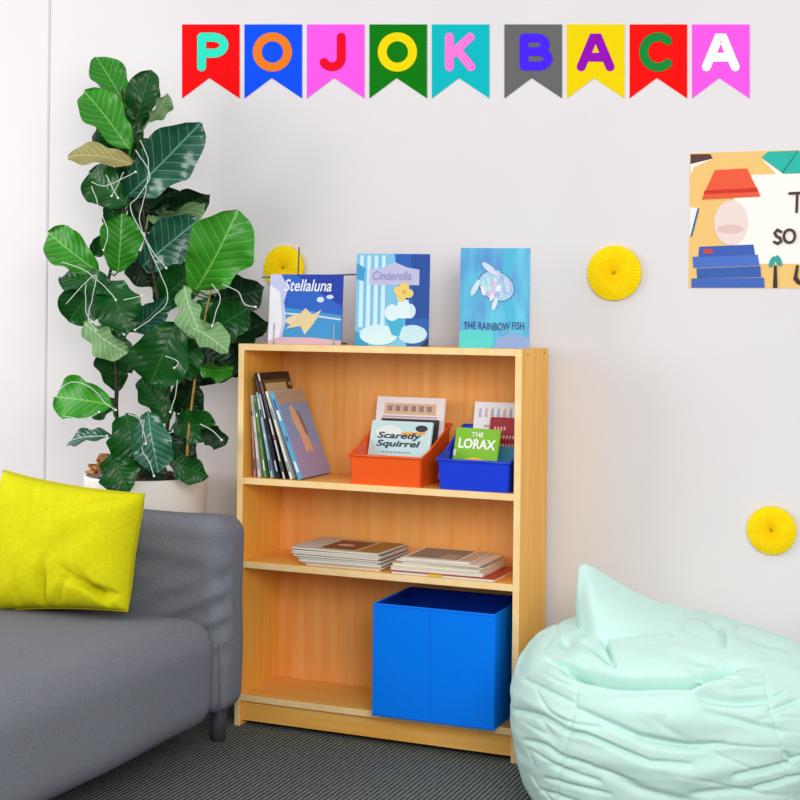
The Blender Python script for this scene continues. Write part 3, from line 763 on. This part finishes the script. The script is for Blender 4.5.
# folds followed on the cloth, in the photo's frame: (points, width px, depth m)
folds = [([(577, 690), (574, 705), (567, 735), (560, 765), (556, 800)], 2.2, .0035), ([(765, 676), (770, 700), (778, 730), (786, 765), (792, 800)], 2.2, .004), ([(766, 690), (775, 697), (785, 692)], 2.2, .006), ([(785, 752), (792, 760), (800, 756)], 2.4, .007), ([(690, 660), (720, 664), (760, 668)], 5, .005),
 ([(566, 669), (588, 676), (615, 682), (645, 685), (690, 684), (712, 674), (735, 666)], 5.5, .040),
 ([(548, 661), (568, 668), (585, 674)], 4, .014), ([(584, 644), (600, 655), (614, 666)], 2.6, .012), ([(599, 624), (606, 645), (614, 664)], 2.6, .014),
 ([(560, 640), (572, 644)], 7, .014),
 ([(526, 680), (550, 692), (573, 703)], 3, .006), ([(516, 710), (540, 716), (566, 732), (585, 735), (620, 750), (650, 762), (690, 765)], 3.2, .011),
 ([(575, 708), (600, 720), (640, 737), (690, 748), (725, 745)], 4.5, .009), ([(525, 740), (545, 746), (560, 757), (590, 766)], 3, .007),
 ([(550, 765), (575, 775), (600, 782)], 3, .006), ([(545, 778), (570, 785), (610, 795)], 2.5, .005), ([(540, 790), (560, 796), (580, 803)], 2.5, .005),
 ([(700, 697), (735, 702), (768, 700)], 5.5, .014), ([(735, 690), (765, 686)], 2.5, .006), ([(770, 712), (785, 706), (800, 700)], 4, .008),
 ([(705, 712), (745, 722), (782, 733)], 4, .007), ([(735, 776), (765, 770), (790, 764)], 3.5, .011), ([(755, 788), (775, 784), (800, 776)], 3, .009),
 ([(690, 795), (720, 792), (760, 790)], 5, .006), ([(640, 740), (670, 747), (700, 748)], 6, .007),
 ([(716, 622), (723, 632), (724, 644)], 4, .010), ([(735, 625), (750, 619), (758, 614)], 3.5, .008), ([(690, 612), (708, 618), (718, 628)], 5, .006),
 ([(735, 632), (765, 640), (790, 648)], 6, .006), ([(610, 585), (640, 604), (675, 636)], 2.0, .004), ([(600, 770), (640, 790), (700, 805)], 6, .006)]
ridges = [([(520, 700), (560, 715), (600, 740)], 6, .005), ([(600, 703), (650, 712), (700, 722)], 14, .008), ([(630, 766), (690, 776), (740, 766)], 9, .008), ([(700, 688), (735, 682), (762, 682)], 5, .009), ([(600, 692), (660, 692), (710, 686)], 5, .008), ([(540, 672), (580, 690)], 8, .005), ([(575, 652), (590, 660), (600, 668)], 4, .005)]
def pl_dist(u, v, pl):
    best = 1e9; tt = 0; tot = len(pl)-1
    for i, ((ax, ay), (bx_, by)) in enumerate(zip(pl, pl[1:])):
        dx, dy = bx_-ax, by-ay; t = max(0, min(1, ((u-ax)*dx+(v-ay)*dy)/(dx*dx+dy*dy)))
        d = math.hypot(u-ax-t*dx, v-ay-t*dy)
        if d < best: best = d; tt = (i+t)/tot
    return best, tt
def sstep(a, b, x):
    t = max(0, min(1, (x-a)/(b-a))); return t*t*(3-2*t)
bm = bmesh.new(); NA, NT = 600, 250; rows = []
for j in range(NT+1):
    t = j/NT; row = []
    z0, r0 = prof(t)
    for i in range(NA):
        a = 2*PI*i/NA
        sq = 1+.02*math.cos(4*a+.6)+.015*math.cos(3*a)
        p = Vector((r0*sq*math.cos(a), r0*sq*math.sin(a), z0))
        # right half of the crown slumps a little
        p.z += -.012*sstep(.0, .35, p.x)*sstep(.22, .38, z0)
        e = 1e-3; z1, r1 = prof(min(1, t+e)); za, ra = prof(max(0, t-e))
        n = Vector(((z1-za)*math.cos(a), (z1-za)*math.sin(a), -(r1-ra))); n = n.normalized() if n.length > 1e-9 else Vector((0, 0, 1))
        wv = p+BC; vd = (CAM-wv).normalized(); face = n.dot(vd)
        off = .006*noise.noise(p*6)+.0035*noise.noise(p*17)
        # general horizontal creasing
        off += .0028*noise.noise(Vector((p.x*5, p.y*5, p.z*38)))
        off -= .0045*math.exp(-(noise.noise(Vector((p.x*4+3, p.y*4, p.z*19+p.x*5)))/.07)**2)*sstep(-.3, .3, noise.noise(p*4+Vector((7, 0, 0))))*(1 if z0 > .02 else 0)
        q = wv+n*off
        if face > -.05:
            u, v = px(wv); k = sstep(-.05, .15, face)
            for pl, wd, dp in folds:
                d, tt = pl_dist(u, v, pl)
                wd_ = wd*.78
                if d < wd*3: off -= k*dp*1.4*math.exp(-(d/wd_)**2)*(.35+.65*math.sin(PI*min(1, max(0, tt)))**.5)
            for pl, wd, dp in ridges:
                d, tt = pl_dist(u, v, pl)
                if d < wd*3: off += k*dp*math.exp(-(d/wd)**2)*math.sin(PI*(.1+.8*tt))
        q = p+n*off*min(1, z0/.05+.1)
        if z0 < .002: q.z = 0
        q.z = max(q.z, 0)
        row.append(bm.verts.new(q))
    rows.append(row)
for j in range(NT):
    for i in range(NA):
        i2 = (i+1) % NA
        if j == NT-1 and r0 == 0: bm.faces.new((rows[j][i], rows[j][i2], rows[j+1][i2], rows[j+1][i]))
        else: bm.faces.new((rows[j][i], rows[j][i2], rows[j+1][i2], rows[j+1][i]))
bmesh.ops.remove_doubles(bm, verts=bm.verts, dist=1e-5)
bm.faces.new(rows[0][::-1]) if all(v.is_valid for v in rows[0]) else None
from_bm('bag_body', bm, mint_m, bag, True)

# the peaked crown: a slumped cloth cone lying over the body, its lip making the front fold
YP = -.16
apex = at(583, 563.5, YP)
def crown():
    """closed puffy panel: rows fan from the peak edge (left) to the right where it melts into the body"""
    #   upper outline, front lip (px) and depth of each station
    top = [(577, 600, -.20), (577.5, 575, -.19), (580, 565, -.18), (588, 564, -.175), (600, 571, -.165), (618, 582, -.15), (640, 594, -.13), (662, 602, -.11), (690, 604, -.08), (718, 612, -.06), (742, 628, -.08)]
    lip = [(577, 622, -.24), (580, 634, -.29), (588, 648, -.33), (600, 661, -.375), (614, 672, -.405), (632, 679, -.43), (652, 682, -.445), (674, 682, -.45), (698, 677, -.445), (722, 668, -.42), (746, 655, -.36)]
    NS, NR = 110, 60; bm = bmesh.new(); g = []
    def samp(L_, s):
        x = s*(len(L_)-1); i = min(int(x), len(L_)-2); f = x-i
        P = [L_[max(i-1, 0)], L_[i], L_[i+1], L_[min(i+2, len(L_)-1)]]
        return [.5*((2*P[1][c])+(P[2][c]-P[0][c])*f+(2*P[0][c]-5*P[1][c]+4*P[2][c]-P[3][c])*f*f+(3*P[1][c]-P[0][c]-3*P[2][c]+P[3][c])*f**3) for c in range(3)]
    for a in range(NS+1):
        s = a/NS; T_ = samp(top, s); L_ = samp(lip, s); row = []
        A = at(*T_); B = at(*L_)
        back = A+Vector((.05, .09, -.06-.10*(1-s)))
        for b in range(NR+1):
            r = b/NR
            if r < .8:
                q = r/.8; P = A.lerp(B, q)
                belly = math.sin(PI*q)
                P = P+Vector((-.1, -.35, .9)).normalized()*(.028*belly*math.sin(PI*min(1, s*1.15+.02))**.5)
                # folds down the cone
                P = P+Vector((-.2, -.8, .3))*(.006*math.sin(s*17+q*3)*belly*(1-s)) + Vector((0, -1, .4))*(.004*noise.noise(P*12))
                # roll the lip under
                if q > .88: P = P+Vector((0, .0, -.004))*((q-.88)/.12)
            else:
                q = (r-.8)/.2; P = B.lerp(B+Vector((.0, .05, -.028)), math.sin(q*PI/2))
            P.z -= .07*sstep(.72, 1, s); P.y += .03*sstep(.72, 1, s)
            row.append(P-BC)
        # back side of the ridge
        pre = []
        for k in range(10):
            q = k/10; P = (back-BC).lerp(A-BC, q); P.z += .015*math.sin(PI*q); P.z -= .085*sstep(.66, 1, s); P.y += .02*sstep(.8, 1, s)*1; pre.append(P)
        g.append([bm.verts.new(v) for v in pre+row])
    for a in range(NS):
        for b in range(len(g[0])-1): bm.faces.new((g[a][b], g[a][b+1], g[a+1][b+1], g[a+1][b]))
    ctr = bm.verts.new(sum((v.co for v in g[0]), Vector())/len(g[0]))
    for b in range(len(g[0])-1): bm.faces.new((ctr, g[0][b+1], g[0][b]))
    bmesh.ops.smooth_vert(bm, verts=[v for v in bm.verts], factor=.5, use_axis_x=True, use_axis_y=True, use_axis_z=True)
    return bm
from_bm('peaked_crown', crown(), mint_m, bag, True)

# ---------------------------------------------------------------- planter and plant
PC = Vector((-.325, .045, 0))
pt = empty('planter', 'tall round cream planter behind the sofa armrest', 'planter', PC)
pf = [(.135, 0), (.14, .004), (.174, .61), (.177, .668), (.175, .675), (.168, .675), (.166, .64), (0, .64)]
V = []; F = []; n = 64
for r, z in pf: V += [(r*math.cos(2*PI*k/n), r*math.sin(2*PI*k/n), z) for k in range(n)]
for j in range(len(pf)-1):
    for k in range(n): F.append((j*n+k, j*n+(k+1) % n, (j+1)*n+(k+1) % n, (j+1)*n+k))
F.append(tuple(range(n))[::-1])
pb = mesh('pot', V, F, pot_m, pt, True)
V = []; F = []
rg = 16; n = 48
for j in range(rg+1):
    for k in range(n):
        r = .163*j/rg; a = 2*PI*k/n; V.append((r*math.cos(a), r*math.sin(a), .652+.03*(1-(j/rg)**2)+.01*noise.noise(Vector((r*40*math.cos(a), r*40*math.sin(a), 3)))))
for j in range(rg):
    for k in range(n): F.append((j*n+k, (j+1)*n+k, (j+1)*n+(k+1) % n, j*n+(k+1) % n))
mesh('soil', V, F, soil_m, pt, True)
for k in range(9):
    c = at(88+k*2.6+(k % 3), 472-(k*5) % 16, -.02+.02*(k % 4))-PC
    bm = bmesh.new(); bx(bm, -.017, .017, -.012, .012, -.004, .004, .002)
    for v in bm.verts: v.co *= 1+.35*noise.noise(v.co*40+Vector((k, 0, 0)))
    bmesh.ops.rotate(bm, verts=bm.verts, matrix=Matrix.Rotation(k, 3, 'Z') @ Matrix.Rotation(k*.7, 3, 'X'))
    bmesh.ops.translate(bm, verts=bm.verts, vec=Vector((max(c.x, -.145), c.y, c.z)))
    from_bm('bark_chip', bm, bark_m, pt)

fig = empty('fiddle_leaf_fig', 'tall fiddle-leaf fig with large glossy leaves in the cream planter', 'potted plant', (PC.x, PC.y, .65))
FO = Vector((PC.x, PC.y, .65))
stems = [([(128, 474), (117, 420), (116, 360), (106, 300), (120, 230), (128, 170), (122, 90)], .00, .0065, stem_m),
         ([(160, 476), (168, 420), (168, 372), (158, 300), (146, 230), (138, 160), (136, 100)], .03, .0065, stem_m),
         ([(186, 470), (190, 420), (200, 345), (212, 285)], -.02, .0045, cane_m),
         ([(176, 476), (182, 410), (190, 350), (214, 300), (230, 280)], .06, .006, stem_m)]
SP = []
for k, (pl, y, r, m) in enumerate(stems):
    pts = smooth_path([at(u, v, y) for u, v in pl])
    if m is stem_m: SP += pts
    nn = len(pts)
    V, F = tube_geo([q-FO for q in pts], [r*(1-.55*i/nn) for i in range(nn)], 8)
    mesh('cane' if m is cane_m else 'stem', V, F, m, fig, smooth=True)
VIEW = -FW
def leaf(b, t, w, m='d', y0=0, y1=None, tilt=0, cup=.18, droop=.1, wave=.03, seed=0, shape=0):
    """b, t: base and tip in the photo's frame; y0, y1: their distances; w: width in metres"""
    y1 = y0-.04 if y1 is None else y1
    rn = random.Random(seed)
    P0, P1 = at(*b, min(y0, .225)), at(*t, min(y1, .225)); d = P1-P0; Ln = d.length; d.normalize()
    n0 = (CAM-P0).normalized(); n0 = (n0-d*n0.dot(d)).normalized()
    s = d.cross(n0).normalized()
    R3 = Matrix.Rotation(tilt, 3, d); n0 = R3 @ n0; s = R3 @ s
    NT_, NS_ = 20, 12; V = []; F = []; uvs = []
    ph1, ph2 = rn.uniform(0, 6), rn.uniform(0, 6)
    for i in range(NT_+1):
        q = i/NT_
        if shape == 0: pf_ = min(1, (1-abs(2*q**.85-1)**3.2))**.6*(.55+.45*sstep(0, .6, q))*(1-.12*math.exp(-((q-.38)/.12)**2))
        else: pf_ = math.sin(PI*q**.9)**.75
        if i in (0, NT_): pf_ = .04
        for j in range(NS_+1):
            c = j/NS_*2-1
            wv = 1+.05*math.sin(q*17+ph1+(2 if c > 0 else 0))
            off = n0*(w*cup*c*c*pf_ + Ln*droop*math.sin(PI*q)-Ln*droop*.6*q*q + w*wave*3*math.sin(q*15+ph1+c*1.5)*c*c)
            P = P0+d*Ln*q+s*(c*w/2*pf_*wv)+off
            if P.y > .25: P.y = .25
            if P.x > -.006 and P.z < 1.08 and P.y > -.01: P.x = -.006
            V.append(P-FO); uvs.append((q, c*.5*pf_+.5))
    for i in range(NT_):
        for j in range(NS_):
            a = i*(NS_+1)+j; F.append((a, a+1, a+NS_+2, a+NS_+1))
    # petiole to the nearest stem point a little below
    tgt = min(SP, key=lambda g: (g-P0-Vector((0, 0, -.03))).length)
    nb = len(V); mid = (P0+tgt)/2+Vector((0, 0, -.01)) if (P0-tgt).length > .03 else (P0+tgt)/2
    V2, F2 = tube_geo([tgt-FO, mid-FO, P0-FO, P0+d*Ln*.1-FO+n0*.0-n0*.001], [.003, .0028, .0026, .0015], 6)
    V += V2; F += [tuple(nb+i for i in f) for f in F2]
    o = mesh('leaf', V, F, LM[m], fig, smooth=True)
    ul = o.data.uv_layers.new(name='leaf')
    for lp in o.data.loops:
        ul.data[lp.index].uv = uvs[lp.vertex_index] if lp.vertex_index < nb else (.3, .9)
    return o
K = 4.25/FPX   # metres per photo pixel at the plant
leaves = [
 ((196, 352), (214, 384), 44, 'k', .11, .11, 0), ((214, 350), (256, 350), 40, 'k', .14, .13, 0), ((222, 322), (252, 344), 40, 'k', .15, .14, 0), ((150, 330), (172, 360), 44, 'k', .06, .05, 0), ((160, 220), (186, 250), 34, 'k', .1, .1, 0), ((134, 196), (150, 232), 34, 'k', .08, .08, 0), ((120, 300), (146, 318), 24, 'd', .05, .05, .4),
 # base, tip, width px, kind, y0, y1, tilt
 ((128, 196), (200, 124), 52, 't', -.02, -.06, .1), ((148, 122), (168, 94), 16, 'p', 0, 0, .8), ((136, 165), (66, 154), 22, 'o', -.06, -.08, .5),
 ((140, 170), (96, 128), 34, 'd', .04, .02, .2), ((128, 205), (88, 172), 42, 'd', -.01, -.03, -.2), ((118, 188), (150, 140), 36, 'd', .06, .05, 0),
 ((126, 202), (176, 192), 30, 'k', .05, .03, .3), ((150, 216), (208, 196), 34, 'k', .06, .05, .4), ((148, 217), (204, 206), 18, 'p', .02, .0, .9),
 ((196, 290), (238, 212), 62, 'b', -.10, -.12, .15), ((143, 266), (198, 220), 46, 't', .04, .02, -.1), ((118, 272), (122, 214), 42, 'b', -.05, -.08, .1),
 ((98, 272), (47, 232), 40, 'b', -.02, -.05, -.1), ((116, 240), (112, 202), 24, 'd', .03, .02, .2), ((118, 295), (60, 276), 30, 'd', -.03, -.05, .5),
 ((104, 276), (68, 322), 44, 'd', .0, -.02, .1), ((106, 280), (128, 332), 46, 'd', -.02, -.05, -.1), ((84, 322), (126, 354), 28, 'p', -.06, -.06, .6),
 ((128, 332), (168, 298), 24, 't', .0, -.02, .5), ((156, 305), (196, 268), 44, 'd', .08, .07, 0), ((184, 286), (202, 338), 24, 'p', -.12, -.15, .7),
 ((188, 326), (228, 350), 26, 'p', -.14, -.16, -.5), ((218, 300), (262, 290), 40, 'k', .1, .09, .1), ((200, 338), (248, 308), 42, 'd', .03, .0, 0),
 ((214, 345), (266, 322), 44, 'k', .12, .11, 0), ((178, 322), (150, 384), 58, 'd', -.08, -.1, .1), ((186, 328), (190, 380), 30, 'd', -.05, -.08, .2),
 ((190, 345), (238, 372), 46, 'k', .10, .09, 0), ((196, 366), (232, 370), 16, 'b', .03, .0, .8), ((118, 392), (104, 348), 32, 'd', .04, .03, .3),
 ((164, 392), (142, 366), 18, 'p', .06, .05, .3), ((167, 424), (141, 378), 30, 'd', -.03, -.05, .4), ((112, 405), (54, 396), 44, 'b', -.04, -.06, .1),
 ((116, 400), (90, 416), 20, 'd', .02, .0, .2), ((112, 436), (66, 444), 14, 't', -.02, -.04, .9), ((126, 414), (136, 466), 46, 'd', -.09, -.12, .0),
 ((148, 412), (158, 472), 38, 't', -.12, -.14, .1), ((112, 452), (128, 492), 38, 'd', -.13, -.15, .2), ((176, 412), (196, 386), 36, 'k', .06, .05, .2),
 ((174, 424), (214, 424), 34, 'd', .0, -.02, .3), ((202, 434), (228, 438), 22, 'k', -.02, -.04, .3), ((168, 436), (192, 468), 34, 'k', .03, .0, 0),
 ((170, 458), (206, 476), 26, 'd', -.05, -.08, .4), ((140, 448), (162, 482), 30, 'k', .0, -.04, 0), ((168, 340), (196, 392), 36, 'k', .09, .08, 0),
 ((160, 262), (176, 300), 36, 'k', .1, .09, 0), ((128, 250), (150, 286), 30, 'k', .1, .09, 0), ((110, 232), (94, 256), 18, 'd', .04, .03, .2),
 ((112, 330), (132, 372), 26, 'd', .05, .04, .1), ((200, 300), (226, 332), 32, 'd', .05, .03, .1), ((134, 160), (118, 92), 40, 'd', .05, .04, 0),
 ((130, 150), (84, 90), 40, 'b', -.03, -.05, .2), ((136, 130), (150, 70), 34, 'd', .06, .05, -.2), ((128, 110), (96, 56), 34, 'b', .04, .02, .3),
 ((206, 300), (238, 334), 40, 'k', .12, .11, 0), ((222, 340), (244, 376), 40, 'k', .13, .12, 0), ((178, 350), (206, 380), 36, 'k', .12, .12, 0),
]
for i, (b, t, w, m, y0, y1, tl_) in enumerate(leaves):
    leaf(b, t, w*K/max(.35, math.cos(tl_)), m, y0, y1, tl_, cup=.12+.1*((i*37) % 10)/10, droop=.04+.08*((i*53) % 10)/10, seed=i)

# string of wire lights draped over the plant
sl = empty('string_lights', 'thin pale wire string of tiny lights draped over the fig', 'string lights', FO)
runs = [[(140, 140), (148, 160), (146, 190), (140, 220), (150, 250), (160, 272), (168, 300), (152, 318), (135, 330)],
        [(135, 150), (150, 175), (138, 196), (130, 206), (138, 225), (152, 250), (166, 268)],
        [(92, 182), (104, 186), (120, 180), (136, 172)], [(106, 175), (118, 198)], [(124, 172), (112, 196)],
        [(92, 186), (100, 210), (108, 232), (104, 250)], [(66, 304), (84, 284), (96, 276), (92, 300), (88, 318), (96, 330)],
        [(86, 284), (86, 312), (92, 322)], [(62, 262), (84, 270), (104, 286), (116, 300)], [(124, 300), (142, 296)],
        [(222, 284), (238, 292), (244, 304), (256, 307)], [(212, 284), (220, 296), (216, 312), (212, 326)],
        [(56, 392), (72, 382), (92, 388), (104, 402), (116, 410)], [(64, 416), (84, 419), (100, 412)], [(144, 420), (142, 446), (150, 464), (154, 476)],
        [(128, 414), (140, 420), (146, 444)], [(178, 380), (174, 400), (170, 412)], [(66, 442), (84, 437), (108, 436)], [(166, 356), (178, 362), (174, 368)], [(200, 424), (212, 430), (222, 440)]]
for i, pl in enumerate(runs):
    y = -.15-.005*(i % 4)
    pts = smooth_path([at(u, v, y)-FO for u, v in pl], 6)
    pts = [q+Vector((0, .006*noise.noise(q*30), 0)) for q in pts]
    V, F = tube_geo(pts, .0013, 6); mesh('wire', V, F, wire_m, sl, smooth=True)
    bm = bmesh.new(); bmesh.ops.create_uvsphere(bm, u_segments=8, v_segments=6, radius=.0035, matrix=Matrix.Translation(pts[-1])); from_bm('bulb', bm, mat('#f2f4ea', .2, .6), sl, True)

# ---------------------------------------------------------------- light
wd = bpy.data.worlds.new('soft_daylight'); bpy.context.scene.world = wd; wd.use_nodes = True
bg = wd.node_tree.nodes['Background']; bg.inputs[0].default_value = (.93, .96, 1, 1); bg.inputs[1].default_value = 0.72
def area(name, loc, target, size, power, col=(1, 1, 1)):
    l = bpy.data.lights.new(name, 'AREA'); l.shape = 'RECTANGLE'; l.size, l.size_y = size; l.energy = power; l.color = col
    o = bpy.data.objects.new(name, l); C.objects.link(o); o.location = loc
    o.rotation_euler = (Vector(target)-Vector(loc)).to_track_quat('-Z', 'Y').to_euler()
area('window_light', (-2.5, -1.9, 1.7), (-.7, .2, .9), (1.8, 1.8), 54, (1, .985, .96))
area('fill_light', (2.6, -3.5, 2.0), (.7, .1, .6), (1.8, 1.4), 76, (1, .98, .95))  # added fill from front right, brightens the bookcase side and its interior

vs = bpy.context.scene.view_settings
vs.view_transform = 'Standard'; vs.look = 'None'; vs.gamma = 1; vs.exposure = 0; vs.use_curve_mapping = False
